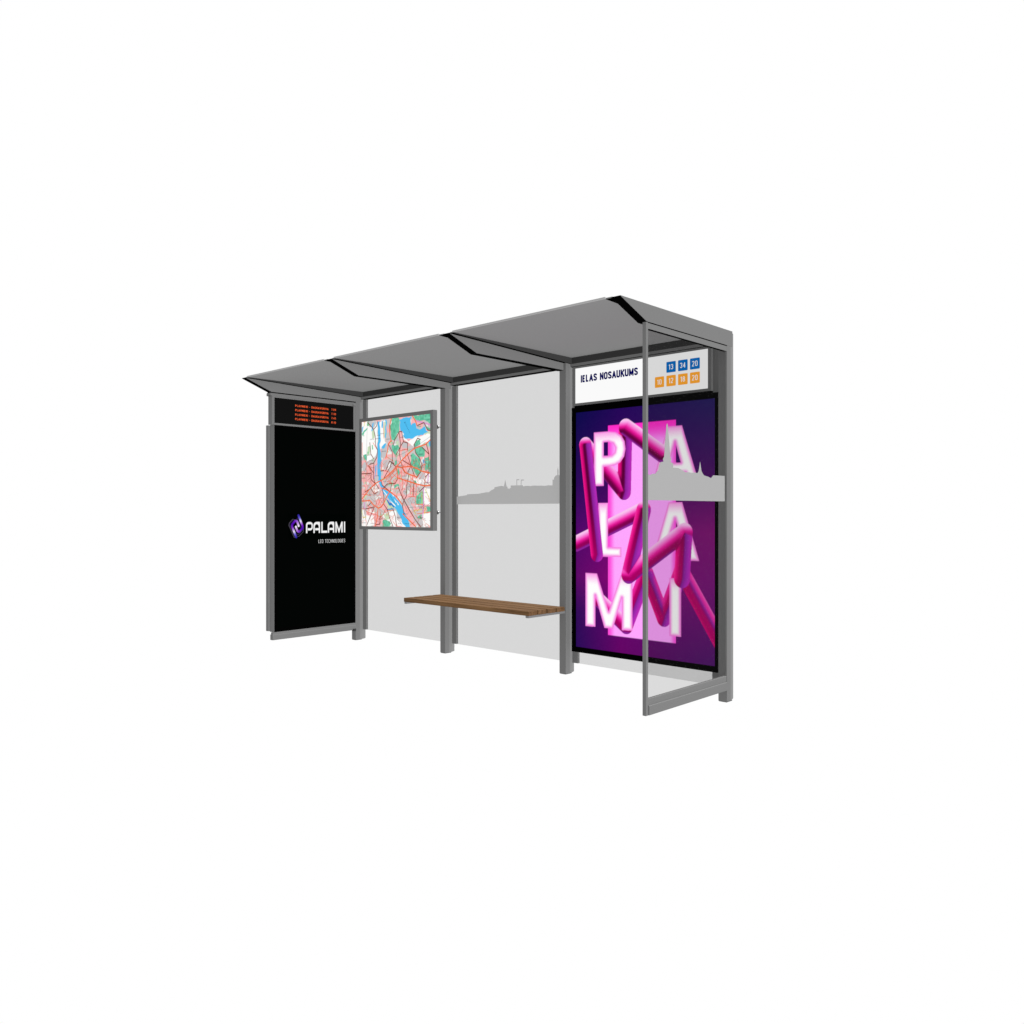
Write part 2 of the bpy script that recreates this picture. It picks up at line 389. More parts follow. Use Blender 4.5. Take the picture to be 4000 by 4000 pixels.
# left-hand end wall
XL = -6.950
hd = Shape().box(XL - 0.070, XL, 4.098, 5.0688, 1.092, 1.1170, 0, {'-z': 1}).out('end_header', shelter, ['metal', 'black'])  # shade under the header is put into the black bottom face
Shape().box(XL - 0.068, XL + 0.0004, 4.104, 5.0686, 1.1172, 1.1252).out('header_gap_shade', hd, ['black'])  # painted shade filling the gap between header and arm
Shape().box(XL - 0.034, XL, 4.124, 5.0686, -1.153, -1.134).out('end_rail', shelter, ['metal'])
Shape().box(XL - 0.038, XL + 0.004, 4.117, 5.0686, -1.205, -1.1532).out('kick_rail', shelter, ['metal'], None, 0.003)
Shape().box(XL - 0.010, XL + 0.012, 5.030, 5.068, -1.215, -1.190).out('clamp', shelter, ['dark'], None, 0.004)
Shape().box(XL - 0.010, XL + 0.010, 5.030, 5.068, 1.078, 1.100).out('clamp', shelter, ['metal'], None, 0.004)

# ------------------------------------------------------------------ bench
bx0, bx1, by0, by1, bz = -5.648, -4.177, 4.633, 5.060, -0.752
bench = thing('bench', 'brown slatted wooden bench fixed between the two middle posts', 'bench', ((bx0 + bx1) / 2, 4.85, bz - 0.07))
gap = 0.014; w = (by1 - by0 - 3 * gap) / 4
for k in range(4):
    y = by0 + k * (w + gap)
    box('slat', bench, 'wood', bx0, bx1, y, y + w, bz - 0.034, bz, 0.0015)
box('bracket', bench, 'steel', bx0 + 0.004, bx0 + 0.032, by0 + 0.004, 5.0685, bz - 0.051, bz - 0.0345)
box('bracket', bench, 'steel', bx1 - 0.034, bx1 - 0.004, by0 + 0.004, 5.0685, bz - 0.051, bz - 0.0345)

# ------------------------------------------------------------------ street-name sign (lit box)
YS = 5.150
sign = thing('street_name_sign', 'white lit sign box with navy lettering and numbered tiles above the pink advertisement', 'sign', (-3.54, YS + 0.03, 0.846))
frame('sign_frame', sign, 'metal', 'y', YS - 0.004, YS + 0.0195, -4.166, -2.927, 0.8460, 1.1560, 0.0262, 0.0180, 0.0140)
Shape().box(-4.150, -2.927, YS + 0.0005, YS + 0.0195, 0.8290, 0.8458).out('sign_underside_shade', sign, ['black'])  # black filler stands in for the sign's shaded underside
box('sign_face', sign, 'white', -4.1396, -2.9534, YS, YS + 0.004, 0.8642, 1.1418)
words('lettering', 'IELAS NOSAUKUMS', sign, 'navy', 'y', YS - 0.0015, -4.0845, -3.5410, 1.0245, 1.0825, .235, .42, .06)
def tile(n, m, x0, z0):
    sz = 0.0785; r = 0.006; pts = []
    for cx, cz, a in ((x0 + sz - r, z0 + r, -90), (x0 + sz - r, z0 + sz - r, 0), (x0 + r, z0 + sz - r, 90), (x0 + r, z0 + r, 180)):
        for q in (0, 30, 60, 90):
            t = math.radians(a + q); pts.append((cx + r * math.cos(t), cz + r * math.sin(t)))
    t = flat_poly('route_tile', sign, m, 'y', YS - 0.0018, pts, 0.0012, 'route tile ' + n)
    strokes('digits', n, t, 'white', 'y', YS - 0.0030, x0 + (0.0205 if '1' in n else 0.0165), x0 + (0.0580 if '1' in n else 0.0620), z0 + 0.0205, z0 + 0.0585, .125, .34, .15)
for n, x in (('13', -3.2930), ('34', -3.1950), ('20', -3.0972)): tile(n, 'blue', x, 1.0110)
for n, x in (('10', -3.3914), ('12', -3.2930), ('18', -3.1950), ('20', -3.0972)): tile(n, 'orange', x, 0.9115)

# ------------------------------------------------------------------ big advertising display
YP = 5.070
ad = thing('advertising_display', 'tall black-framed lit display showing a pink poster of glowing letters and tangled tubes', 'display', (-3.47, YP + 0.05, -1.097))
frame('display_frame', ad, 'black', 'y', YP - 0.001, YP + 0.075, -4.112, -2.8295, -1.097, 0.818, 0.041, 0.041, 0.039, tr=0.0265)
Shape().box(-4.070, -2.871, YP + 0.004, YP + 0.070, -1.055, 0.778).out('display_body', ad, ['darker'])
RECT = [(-3.7607, 0.6555), (-3.1663, 0.655), (-3.1663, -0.9315), (-3.7607, -0.9317)]
TA = [(-3.8666, -0.3246), (-3.9779, 0.5199), (-3.6127, 0.1507), (-3.5997, 0.6341), (-3.2789, 0.416)]
TB = [(-4.0717, -0.2495), (-3.4385, 0.0151), (-3.5739, -0.4709), (-3.0941, -0.1404), (-3.1173, -0.4739)]
TC = [(-3.8347, -0.6816), (-3.5954, -0.8523), (-3.4136, -0.4416), (-3.2669, -0.7664), (-3.1212, -0.4135), (-2.815, -0.8887)]
LP = [(-3.896, 0.6109), (-3.7625, 0.6115), (-3.6914, 0.6024), (-3.6388, 0.5725), (-3.6084, 0.5279), (-3.5997, 0.4705), (-3.6127, 0.4142), (-3.6475, 0.3729), (-3.6914, 0.3532), (-3.7446, 0.3451), (-3.8011, 0.3444), (-3.8011, 0.1997), (-3.896, 0.1995)]
LPH = [(-3.8011, 0.5305), (-3.7535, 0.5313), (-3.7135, 0.5161), (-3.6931, 0.4826), (-3.7002, 0.4506), (-3.7268, 0.4303), (-3.7625, 0.4269), (-3.8011, 0.4265)]
LA1 = [(-3.2389, 0.6114), (-3.1165, 0.6108), (-2.9765, 0.1884), (-3.0581, 0.1889), (-3.0864, 0.276), (-3.2629, 0.2818), (-3.283, 0.1932), (-3.3641, 0.1951)]
LA1H = [(-3.1726, 0.499), (-3.1258, 0.3501), (-3.2191, 0.3512)]
LA2 = [(-3.227, 0.0693), (-3.115, 0.0704), (-2.978, -0.3411), (-3.0558, -0.3416), (-3.0864, -0.2503), (-3.2589, -0.2554), (-3.2789, -0.3452), (-3.3641, -0.3451)]
LA2H = [(-3.1726, -0.0463), (-3.1258, -0.1808), (-3.2191, -0.1827)]
LL = [(-3.8538, 0.0692), (-3.7607, 0.07), (-3.7607, -0.2652), (-3.637, -0.2644), (-3.637, -0.338), (-3.8538, -0.341)]
LM = [(-3.9779, -0.4721), (-3.8666, -0.4716), (-3.7553, -0.7539), (-3.6431, -0.471), (-3.5371, -0.4725), (-3.5371, -0.88), (-3.6327, -0.8844), (-3.6327, -0.6417), (-3.7161, -0.8818), (-3.7948, -0.8828), (-3.8822, -0.6411), (-3.8822, -0.8831), (-3.9779, -0.8848)]
LI = [(-3.2191, -0.4707), (-3.1243, -0.4709), (-3.1243, -0.8824), (-3.2191, -0.8848)]
def ramp(t, stops):
    out = np.empty(t.shape + (3,))
    xs = [s_[0] for s_ in stops]
    for c in range(3): out[..., c] = np.interp(t, xs, [s_[1][c] for s_ in stops])
    return out
def poster(x, z):
    S = (x + 4.072) / 1.2165; T = (0.779 - z) / 1.835
    rows = [0, .3, .5, .7, .85, 1.0]
    cols = [[(13,11,74),(38,8,88),(36,28,88)], [(45,10,90),(62,10,90),(75,16,95)], [(80,8,105),(105,10,110),(125,20,112)],
            [(92,10,102),(135,8,115),(115,20,115)], [(50,12,88),(100,8,108),(100,18,108)], [(42,12,88),(100,6,100),(76,22,101)]]
    img = np.empty(x.shape + (3,))
    for c in range(3):
        v = [np.interp(S, [0, .35, 1], [cols[r][k][c] for k in range(3)]) for r in range(6)]
        a = np.zeros(x.shape)
        for r in range(6):
            lo = rows[max(r - 1, 0)]; hi = rows[min(r + 1, 5)]
            wgt = np.clip(1 - np.where(T < rows[r], (rows[r] - T) / max(rows[r] - lo, 1e-6), (T - rows[r]) / max(hi - rows[r], 1e-6)), 0, 1)
            a += wgt * v[r]
        img[..., c] = a
    # pink slab
    m = inside(RECT, x, z)
    top = sstep(0.0, 0.17, 0.655 - z); lf = 0.25 + 0.75 * sstep(0, 0.07, x + 3.7607); rt = 0.35 + 0.65 * sstep(0, 0.05, -3.1663 - x)
    k = np.minimum(top, np.minimum(lf, rt))
    slab = ramp(k, [(0, (255, 45, 200)), (.45, (255, 95, 225)), (1, (255, 166, 255))])
    img[m] = slab[m]
    def tube(path, r, lo=0, hi=None):
        nonlocal img
        D = np.full(x.shape, 9.0); NX = np.zeros(x.shape); NZ = np.zeros(x.shape); WS = np.zeros(x.shape); VN = np.zeros(x.shape)
        for i in range(lo, hi if hi is not None else len(path) - 1):
            d, ex, ez = segdist(path[i], path[i + 1], x, z)
            D = np.minimum(D, d); g = np.exp(-d / .011) + 1e-9; WS = WS + g; VN += g * abs(path[i + 1][1] - path[i][1]) / math.dist(path[i], path[i + 1]); NX += g * ex / r; NZ += g * ez / r
        m = D < r; NX = NX / WS; NZ = NZ / WS
        low = sstep(0.2, -0.5, z)[..., None]
        q = np.clip(NX * 0.95 - NZ * 0.35, -1, 1)
        dark = np.array((88, 0, 54.0)) * (1 - low) + np.array((176, 0, 100.0)) * low
        kd = np.interp(q, [-.5, -.25, -.12, .15], [0, 1, 1, 0])[..., None]
        side = ramp(q, [(-1, (254, 70, 165)), (-.8, (236, 18, 135)), (-.5, (196, 6, 108)), (-.2, (150, 4, 90)), (.02, (118, 18, 118)), (.2, (138, 34, 152)), (.6, (166, 42, 178)), (1, (194, 40, 180))])
        cv = side * (1 - kd) + dark * kd
        up = np.clip(NZ, 0, 1); ku = sstep(.1, .4, up)[..., None]; kl = sstep(.3, .9, up)[..., None]
        cv = cv * (1 - ku) + np.array((232, 40, 160.)) * ku
        cv = cv * (1 - kl) + np.array((248, 176, 234.)) * kl
        w = np.clip(NZ * 1.3, -1, 1)
        kd = np.interp(w, [-.95, -.7, -.55, -.15], [0, 1, 1, 0])[..., None]
        dg = ramp(w, [(-1, (140, 34, 150)), (-.8, (120, 20, 112)), (-.5, (150, 4, 92)), (-.2, (190, 8, 118)), (.1, (230, 30, 155)), (.4, (246, 92, 195)), (.75, (248, 160, 228)), (1, (250, 196, 240))])
        dg = dg * (1 - kd * .75) + dark * kd * .75
        kv = sstep(.76, .86, VN / WS)[..., None]
        colr = dg * (1 - kv) + cv * kv
        img[m] = colr[m]
    def letter(P, holes=()):
        nonlocal img
        m = inside(P, x, z); d = linedist(P, x, z, True)
        for h in holes:
            m &= ~inside(h, x, z); d = np.minimum(d, linedist(h, x, z, True))
        topz = max(p[1] for p in P)
        k = sstep(0.0, 0.034, d); k = np.minimum(k, 0.25 + 0.75 * sstep(0, 0.10, topz - z))
        col = ramp(k, [(0, (246, 128, 222)), (.5, (252, 205, 242)), (1, (255, 255, 255))])
        img[m] = col[m]
    tube(TC, 0.059)
    tube(TB, 0.062, 0, 1)
    letter(LI)
    letter(LM)
    letter(LL)
    tube(TA, 0.062, 1, 3)
    letter(LP, [LPH])
    letter(LA1, [LA1H])
    tube(TA, 0.062, 3, 4)
    tube(TA, 0.059, 0, 1)
    letter(LA2, [LA2H])
    tube(TB, 0.064, 1, 4)
    g = np.random.RandomState(3).normal(0, 2.0, x.shape)[..., None]
    return img + g
painted('poster', ad, 'y', YP + 0.0025, -4.0715, -2.8555, -1.0565, 0.7795, 0.004, poster)

# ------------------------------------------------------------------ city map case
YM = 5.000
mp = thing('city_map_case', 'square grey case with a colourful city street map mounted by the bench', 'map', (-6.23, YM + 0.03, -0.172))
frame('case_frame', mp, 'metal', 'y', YM - 0.002, YM + 0.048, -6.792, -5.678, -0.172, 0.933, 0.0385, 0.031, 0.034)
box('case_back', mp, 'metal', -6.753, -5.703, YM + 0.006, YM + 0.046, -0.1405, 0.8985)
for z in (0.782, -0.005):
    for x in (-5.700, -6.70):
        bm_ = bmesh.new(); bmesh.ops.create_uvsphere(bm_, u_segments=20, v_segments=12, radius=0.019, matrix=Matrix.Translation((x, YM + 0.068, z)))
        bmesh.ops.create_cone(bm_, cap_ends=True, segments=16, radius1=0.003, radius2=0.003, depth=0.12, matrix=Matrix.Translation((x, YM + 0.117, z)) @ Matrix.Rotation(math.pi / 2, 4, 'X'))
        me = bpy.data.meshes.new('standoff'); bm_.to_mesh(me); bm_.free()
        for p_ in me.polygons: p_.use_smooth = True
        link('standoff', me, mp, ['ball'])
WHT = [[(-0.003,0.002),(0.088,0.005),(0.245,0.008),(0.245,0.283),(0.196,0.365),(0.078,0.372),(-0.003,0.32)],[(0.91,0.65),(1.0,0.663),(1.0,0.803),(0.919,0.802)],[(-0.003,0.834),(0.038,0.834),(0.068,1.01),(-0.003,0.999)],[(0.078,0.858),(0.196,0.87),(0.186,0.997),(0.068,0.998)],[(0.619,0.21),(0.619,0.135),(0.762,0.19),(0.867,0.191),(1.0,0.149),(1.0,0.233),(0.85,0.269),(0.762,0.276),(0.736,0.251),(0.682,0.237)],[(0.762,0.561),(0.927,0.555),(0.927,0.622),(0.806,0.614)],[(0.322,0.882),(0.519,0.858),(0.546,0.992),(0.341,1.001)],[(0.528,0.917),(0.637,0.951),(0.709,1.002),(0.528,0.993)],[(0.884,0.881),(1.0,0.864),(1.0,0.998),(0.902,0.994)],[(0.283,0.011),(0.369,0.011),(0.36,0.242),(0.341,0.288),(0.288,0.274)],[(0.416,0.416),(0.445,0.411),(0.426,0.458),(0.398,0.463)],[(0.186,0.642),(0.274,0.655),(0.245,0.697)],[(0.927,0.521),(0.995,0.523),(0.995,0.624),(0.936,0.622)]]
GRY = [[(0.098,0.003),(0.235,0.01),(0.186,0.076),(0.127,0.048)],[(0.303,0.263),(0.398,0.244),(0.379,0.326),(0.322,0.377)],[(0.61,0.233),(0.682,0.237),(0.682,0.289),(0.619,0.285)],[(0.709,0.732),(0.797,0.728),(0.797,0.79),(0.727,0.801),(0.673,0.755)],[(0.619,0.667),(0.673,0.657),(0.664,0.714),(0.619,0.696)],[(0.858,0.519),(0.919,0.521),(0.91,0.582),(0.841,0.575)],[(0.341,0.698),(0.407,0.723),(0.35,0.787)],[(0.322,0.383),(0.407,0.38),(0.379,0.474),(0.341,0.466)],[(0.546,0.386),(0.601,0.441),(0.601,0.487),(0.546,0.439)],[(0.673,0.761),(0.709,0.767),(0.876,0.972),(0.85,0.972)],[(0.008,0.406),(0.088,0.373),(0.078,0.481),(0.008,0.467)],[(0.546,0.153),(0.574,0.143),(0.592,0.232),(0.528,0.216)]]
PNK = [[(0.546,0.147),(0.601,0.131),(0.628,0.222),(0.583,0.243)],[(0.454,0.012),(0.491,0.009),(0.491,0.027),(0.454,0.03)],[(0.655,0.206),(0.753,0.207),(0.691,0.231)],[(0.936,0.274),(0.978,0.31),(0.97,0.349),(0.919,0.295)],[(0.216,0.918),(0.312,0.912),(0.312,0.977),(0.225,0.984)],[(0.078,0.858),(0.264,0.912),(0.216,0.918),(0.078,0.882)],[(0.637,0.835),(0.691,0.882),(0.78,0.95),(0.815,0.972),(0.789,0.99),(0.619,0.882)]]
PGR = [[(0.162,0.086),(0.191,0.076),(0.211,0.138),(0.206,0.167),(0.167,0.171)],[(0.088,0.239),(0.137,0.236),(0.127,0.314),(0.078,0.324)],[(0.35,0.769),(0.379,0.74),(0.454,0.794),(0.5,0.829),(0.416,0.829)],[(0.919,0.155),(0.987,0.154),(0.995,0.176),(0.919,0.183)],[(0.341,0.027),(0.365,0.023),(0.365,0.165),(0.35,0.164)],[(0.341,0.888),(0.416,0.87),(0.426,0.917),(0.369,0.941)],[(0.528,0.222),(0.565,0.224),(0.556,0.253),(0.528,0.245)],[(0.008,0.718),(0.078,0.694),(0.058,0.736)]]
GRN = [[(0.454,0.006),(0.565,0.003),(0.574,0.103),(0.565,0.125),(0.537,0.141),(0.5,0.197),(0.454,0.206),(0.44,0.093)],[(0.797,-0.007),(1.0,0.001),(1.0,0.093),(0.927,0.059),(0.797,0.044),(0.771,0.002)],[(0.944,0.106),(1.0,0.132),(1.0,0.149),(0.953,0.134)],[(0.784,0.294),(0.884,0.288),(0.936,0.341),(0.919,0.374),(0.832,0.376),(0.797,0.34)],[(0.727,0.354),(0.762,0.333),(0.797,0.363),(0.858,0.405),(0.876,0.491),(0.815,0.551),(0.771,0.505),(0.736,0.429)],[(0.454,0.235),(0.546,0.252),(0.565,0.288),(0.51,0.35),(0.477,0.295)],[(0.978,0.411),(1.0,0.406),(1.0,0.512),(0.978,0.5)],[(0.919,0.397),(0.978,0.377),(0.978,0.495),(0.936,0.499)],[(0.815,0.711),(0.884,0.666),(0.91,0.706),(0.902,0.797),(0.802,0.796)],[(0.496,0.612),(0.565,0.608),(0.574,0.632),(0.5,0.639)],[(0.486,0.419),(0.519,0.379),(0.537,0.427),(0.5,0.431)],[(0.771,0.579),(0.806,0.574),(0.802,0.608),(0.762,0.601)],[(0.322,0.947),(0.379,0.929),(0.454,0.97),(0.435,1.0),(0.331,1.001)],[(0.944,0.819),(1.0,0.814),(1.0,0.859),(0.953,0.853)],[(-0.003,0.112),(0.068,0.062),(0.098,0.058),(0.068,0.086),(0.008,0.137)],[(0.018,0.321),(0.073,0.305),(0.073,0.366),(0.038,0.364)],[(0.78,0.242),(0.85,0.218),(0.863,0.264),(0.78,0.288)],[(0.546,0.45),(0.565,0.498),(0.556,0.532),(0.539,0.485)],[(0.824,0.893),(0.893,0.887),(0.884,0.926),(0.824,0.915)]]
BLU = [[(0.565,0.02),(0.736,0.002),(0.731,0.079),(0.753,0.058),(0.789,0.072),(0.802,0.113),(0.85,0.133),(0.919,0.115),(0.936,0.128),(0.961,0.163),(0.919,0.166),(0.893,0.181),(0.832,0.177),(0.797,0.192),(0.736,0.205),(0.637,0.205),(0.628,0.176),(0.646,0.154),(0.619,0.129),(0.583,0.121),(0.578,0.056)],[(0.25,0.008),(0.283,0.005),(0.288,0.143),(0.283,0.262),(0.298,0.322),(0.293,0.501),(0.293,0.554),(0.317,0.614),(0.36,0.657),(0.416,0.676),(0.491,0.706),(0.537,0.742),(0.61,0.812),(0.673,0.91),(0.709,0.962),(0.714,1.002),(0.673,1.003),(0.619,0.963),(0.565,0.905),(0.528,0.853),(0.473,0.806),(0.407,0.74),(0.341,0.698),(0.312,0.644),(0.274,0.607),(0.254,0.559),(0.245,0.469),(0.245,0.379),(0.245,0.283),(0.254,0.14)],[(0.365,0.011),(0.383,0.013),(0.379,0.172),(0.367,0.171)],[(0.303,0.257),(0.341,0.229),(0.369,0.219),(0.36,0.26),(0.331,0.27)],[(0.172,0.027),(0.189,0.016),(0.179,0.093),(0.155,0.104)],[(0.966,0.253),(1.0,0.233),(1.0,0.3),(0.978,0.293)],[(-0.003,0.051),(0.028,0.04),(0.008,0.094),(-0.003,0.099)],[(0.897,0.407),(0.923,0.405),(0.923,0.422),(0.902,0.424)],[(0.214,0.426),(0.235,0.415),(0.225,0.498),(0.211,0.546)],[(0.322,0.014),(0.336,0.012),(0.331,0.086),(0.312,0.079)]]
DBL = [[(0.369,0.734),(0.407,0.752),(0.491,0.817),(0.473,0.823),(0.416,0.788)],[(0.379,0.829),(0.491,0.835),(0.473,0.847),(0.388,0.844)],[(0.201,0.425),(0.208,0.426),(0.208,0.558),(0.201,0.558)]]
WIS = [[(0.326,0.656),(0.36,0.681),(0.398,0.711),(0.379,0.71),(0.336,0.674)],[(0.388,0.722),(0.416,0.746),(0.51,0.8),(0.519,0.817),(0.473,0.794)],[(0.491,0.741),(0.528,0.771),(0.519,0.782)],[(0.454,0.694),(0.491,0.712),(0.482,0.724)],[(0.528,0.765),(0.565,0.8),(0.546,0.8)]]
ORT = [[(0.369,0.556),(0.454,0.506),(0.528,0.461)],[(0.379,0.568),(0.463,0.512),(0.528,0.473)],[(0.416,0.581),(0.528,0.508)],[(0.473,0.512),(0.546,0.555)],[(0.388,0.58),(0.491,0.607)],[(0.454,0.653),(0.556,0.649),(0.619,0.731)],[(0.068,0.834),(-0.003,0.834)],[(0.078,0.858),(0.186,0.882),(0.303,0.912)],[(0.303,0.912),(0.274,0.834)],[(0.303,0.912),(0.36,0.858)],[(0.398,0.852),(0.482,0.847)],[(0.727,0.537),(0.727,0.709)],[(0.753,0.544),(0.771,0.607),(0.753,0.721)],[(0.806,0.614),(0.806,0.728)],[(0.601,0.557),(0.619,0.615),(0.61,0.667)],[(0.592,0.452),(0.601,0.557)],[(0.7,0.726),(0.797,0.728),(0.797,0.796),(0.91,0.797)],[(0.322,0.478),(0.407,0.487),(0.454,0.541)],[(0.303,0.423),(0.312,0.477)],[(0.884,0.452),(0.936,0.443)],[(0.919,0.374),(0.91,0.498)],[(0.127,0.417),(0.147,0.496)],[(0.206,0.6),(0.186,0.69)],[(0.008,0.614),(0.048,0.614),(0.058,0.669)],[(0.008,0.693),(0.147,0.707)],[(0.655,0.339),(0.655,0.385)],[(0.691,0.295),(0.574,0.306)],[(0.815,0.881),(1.0,0.864)],[(0.832,0.927),(0.797,0.893)],[(0.008,0.198),(0.008,0.308),(0.078,0.409),(0.147,0.472)],[(0.254,0.739),(0.293,0.799)],[(0.293,0.733),(0.254,0.798)],[(0.477,0.395),(0.379,0.349)],[(0.177,0.208),(0.245,0.283)],[(0.331,0.026),(0.341,0.176)]]
ORG = [[(1.0,0.227),(0.936,0.265),(0.78,0.294),(0.709,0.33),(0.61,0.389),(0.528,0.45),(0.416,0.516),(0.341,0.556),(0.206,0.597),(0.108,0.658),(0.008,0.736)],[(0.008,0.76),(0.127,0.755),(0.186,0.798),(0.254,0.828),(0.303,0.817),(0.341,0.781),(0.369,0.74),(0.426,0.676),(0.463,0.688)],[(0.303,0.638),(0.379,0.657),(0.426,0.676),(0.528,0.724),(0.61,0.795)],[(0.546,0.552),(0.7,0.588),(0.797,0.611),(0.919,0.633),(1.0,0.629)],[(0.61,0.456),(0.736,0.452),(0.824,0.478),(0.876,0.5),(1.0,0.523)],[(0.61,0.456),(0.655,0.506),(0.736,0.532),(0.815,0.551)],[(0.528,0.45),(0.61,0.459)],[(0.454,0.0),(0.426,0.063),(0.431,0.152),(0.449,0.206),(0.407,0.233),(0.398,0.291),(0.369,0.361)],[(0.753,0.001),(0.797,0.05),(0.815,0.091)],[(0.254,0.828),(0.245,0.906),(0.211,1.002)],[(0.619,0.882),(0.691,0.928),(0.797,0.995)],[(0.546,0.552),(0.528,0.467)]]
BRN = [[(0.093,0.009),(0.186,0.082),(0.211,0.15),(0.216,0.234),(0.245,0.283),(0.235,0.349),(0.191,0.395),(0.186,0.461),(0.181,0.539),(0.206,0.588),(0.264,0.643)],[(0.245,0.014),(0.23,0.055),(0.186,0.082)],[(0.435,0.064),(0.431,0.152),(0.454,0.212)],[(0.565,0.131),(0.5,0.203),(0.482,0.249)],[(0.565,0.131),(0.601,0.128),(0.628,0.222)],[(0.565,0.143),(0.588,0.255),(0.565,0.323),(0.588,0.388),(0.61,0.453)],[(0.628,0.225),(0.583,0.266),(0.519,0.344)],[(0.628,0.225),(0.687,0.24),(0.682,0.306)],[(0.412,0.239),(0.463,0.306),(0.468,0.389),(0.435,0.446),(0.341,0.55)],[(0.682,0.34),(0.727,0.434),(0.78,0.539)],[(0.293,0.56),(0.317,0.614),(0.435,0.676)],[(0.533,0.467),(0.546,0.552),(0.51,0.601),(0.388,0.604),(0.322,0.65)],[(0.7,0.531),(0.673,0.628),(0.669,0.72),(0.637,0.754),(0.61,0.801),(0.637,0.882)],[(0.322,0.662),(0.341,0.722),(0.341,0.793),(0.398,0.847),(0.426,0.917),(0.473,0.993)],[(0.556,0.637),(0.601,0.719),(0.646,0.772),(0.709,0.847),(0.797,0.938),(0.867,0.994)],[(0.78,0.265),(0.797,0.334),(0.85,0.382),(0.889,0.452),(0.867,0.508),(0.806,0.557)],[(0.884,0.288),(0.978,0.355),(0.978,0.517)],[(0.944,0.263),(0.978,0.355)],[(0.771,0.265),(0.824,0.205),(0.863,0.219)],[(0.824,0.091),(0.91,0.072),(0.961,0.141),(1.0,0.149)],[(0.127,0.411),(0.186,0.401)],[(0.108,0.422),(0.186,0.497)],[(0.919,0.639),(0.85,0.683)],[(0.919,0.633),(0.927,0.555),(0.978,0.523)],[(0.341,0.478),(0.293,0.48)],[(0.369,0.479),(0.426,0.393),(0.491,0.419)],[(-0.003,0.497),(0.147,0.496),(0.147,0.556),(0.206,0.594)],[(0.482,0.847),(0.51,0.905),(0.528,0.993)],[(0.61,0.464),(0.646,0.506)],[(0.727,0.457),(0.691,0.502)],[(0.619,0.395),(0.736,0.446)],[(0.137,0.629),(0.196,0.696),(0.254,0.673)],[(0.048,0.675),(0.108,0.652)],[(0.463,0.412),(0.519,0.449)],[(0.454,0.606),(0.44,0.67)],[(0.771,0.613),(0.771,0.721)],[(0.147,0.774),(0.098,0.81)],[(0.283,0.906),(0.283,0.978),(0.225,0.984)],[(0.068,0.834),(0.196,0.816)],[(0.196,0.816),(0.078,0.992)],[(0.127,0.205),(0.142,0.314),(0.186,0.359)]]
BLK = [[(0.088,0.008),(0.073,0.372),(0.073,0.566),(0.098,0.646),(0.147,0.737),(0.206,0.768)],[(1.0,0.199),(0.78,0.288),(0.619,0.332),(0.514,0.356),(0.574,0.51),(0.574,0.597),(0.619,0.731),(0.709,0.836),(0.85,0.995)],[(0.407,0.61),(0.293,0.667),(0.225,0.786),(0.206,0.996)],[(0.7,0.824),(1.0,0.811)],[(0.312,0.275),(0.293,0.441)],[(0.435,0.246),(0.51,0.355)]]
YEL = [[(0.771,0.853),(0.884,0.842)],[(0.771,0.853),(0.797,0.881)],[(0.927,0.662),(0.995,0.764)],[(-0.003,0.834),(0.023,0.919),(0.068,0.913)],[(0.927,0.819),(0.919,0.881)],[(0.048,0.005),(0.038,0.041)],[(0.884,0.683),(0.884,0.791)]]
PUR = [[(0.806,0.047),(1.0,0.098)],[(0.97,0.534),(0.961,0.606)],[(0.902,0.656),(0.906,0.802),(0.893,0.915)],[(0.038,0.773),(0.048,0.834)]]
LBL = [(0.312,0.131),(0.264,0.144),(0.162,0.175),(0.25,0.173),(0.61,0.183),(0.491,0.229),(0.633,0.295),(0.341,0.297),(0.113,0.322),(0.152,0.375),(0.172,0.445),(0.113,0.504),(0.642,0.538),(0.709,0.635),(0.767,0.679),(0.88,0.607),(0.355,0.58),(0.137,0.698),(0.293,0.736),(0.565,0.914),(0.293,0.93),(0.85,0.915),(0.655,0.882),(0.736,0.357),(0.789,0.408),(0.884,0.466),(0.574,0.443),(0.172,0.973),(0.863,0.352),(0.85,0.102),(0.771,0.473),(0.24,0.523),(0.152,0.831),(0.97,0.604),(0.936,0.693),(0.854,0.74),(0.884,0.828),(0.028,0.541),(0.033,0.968),(0.574,0.969),(0.678,0.971),(0.987,0.047),(0.402,0.188)]

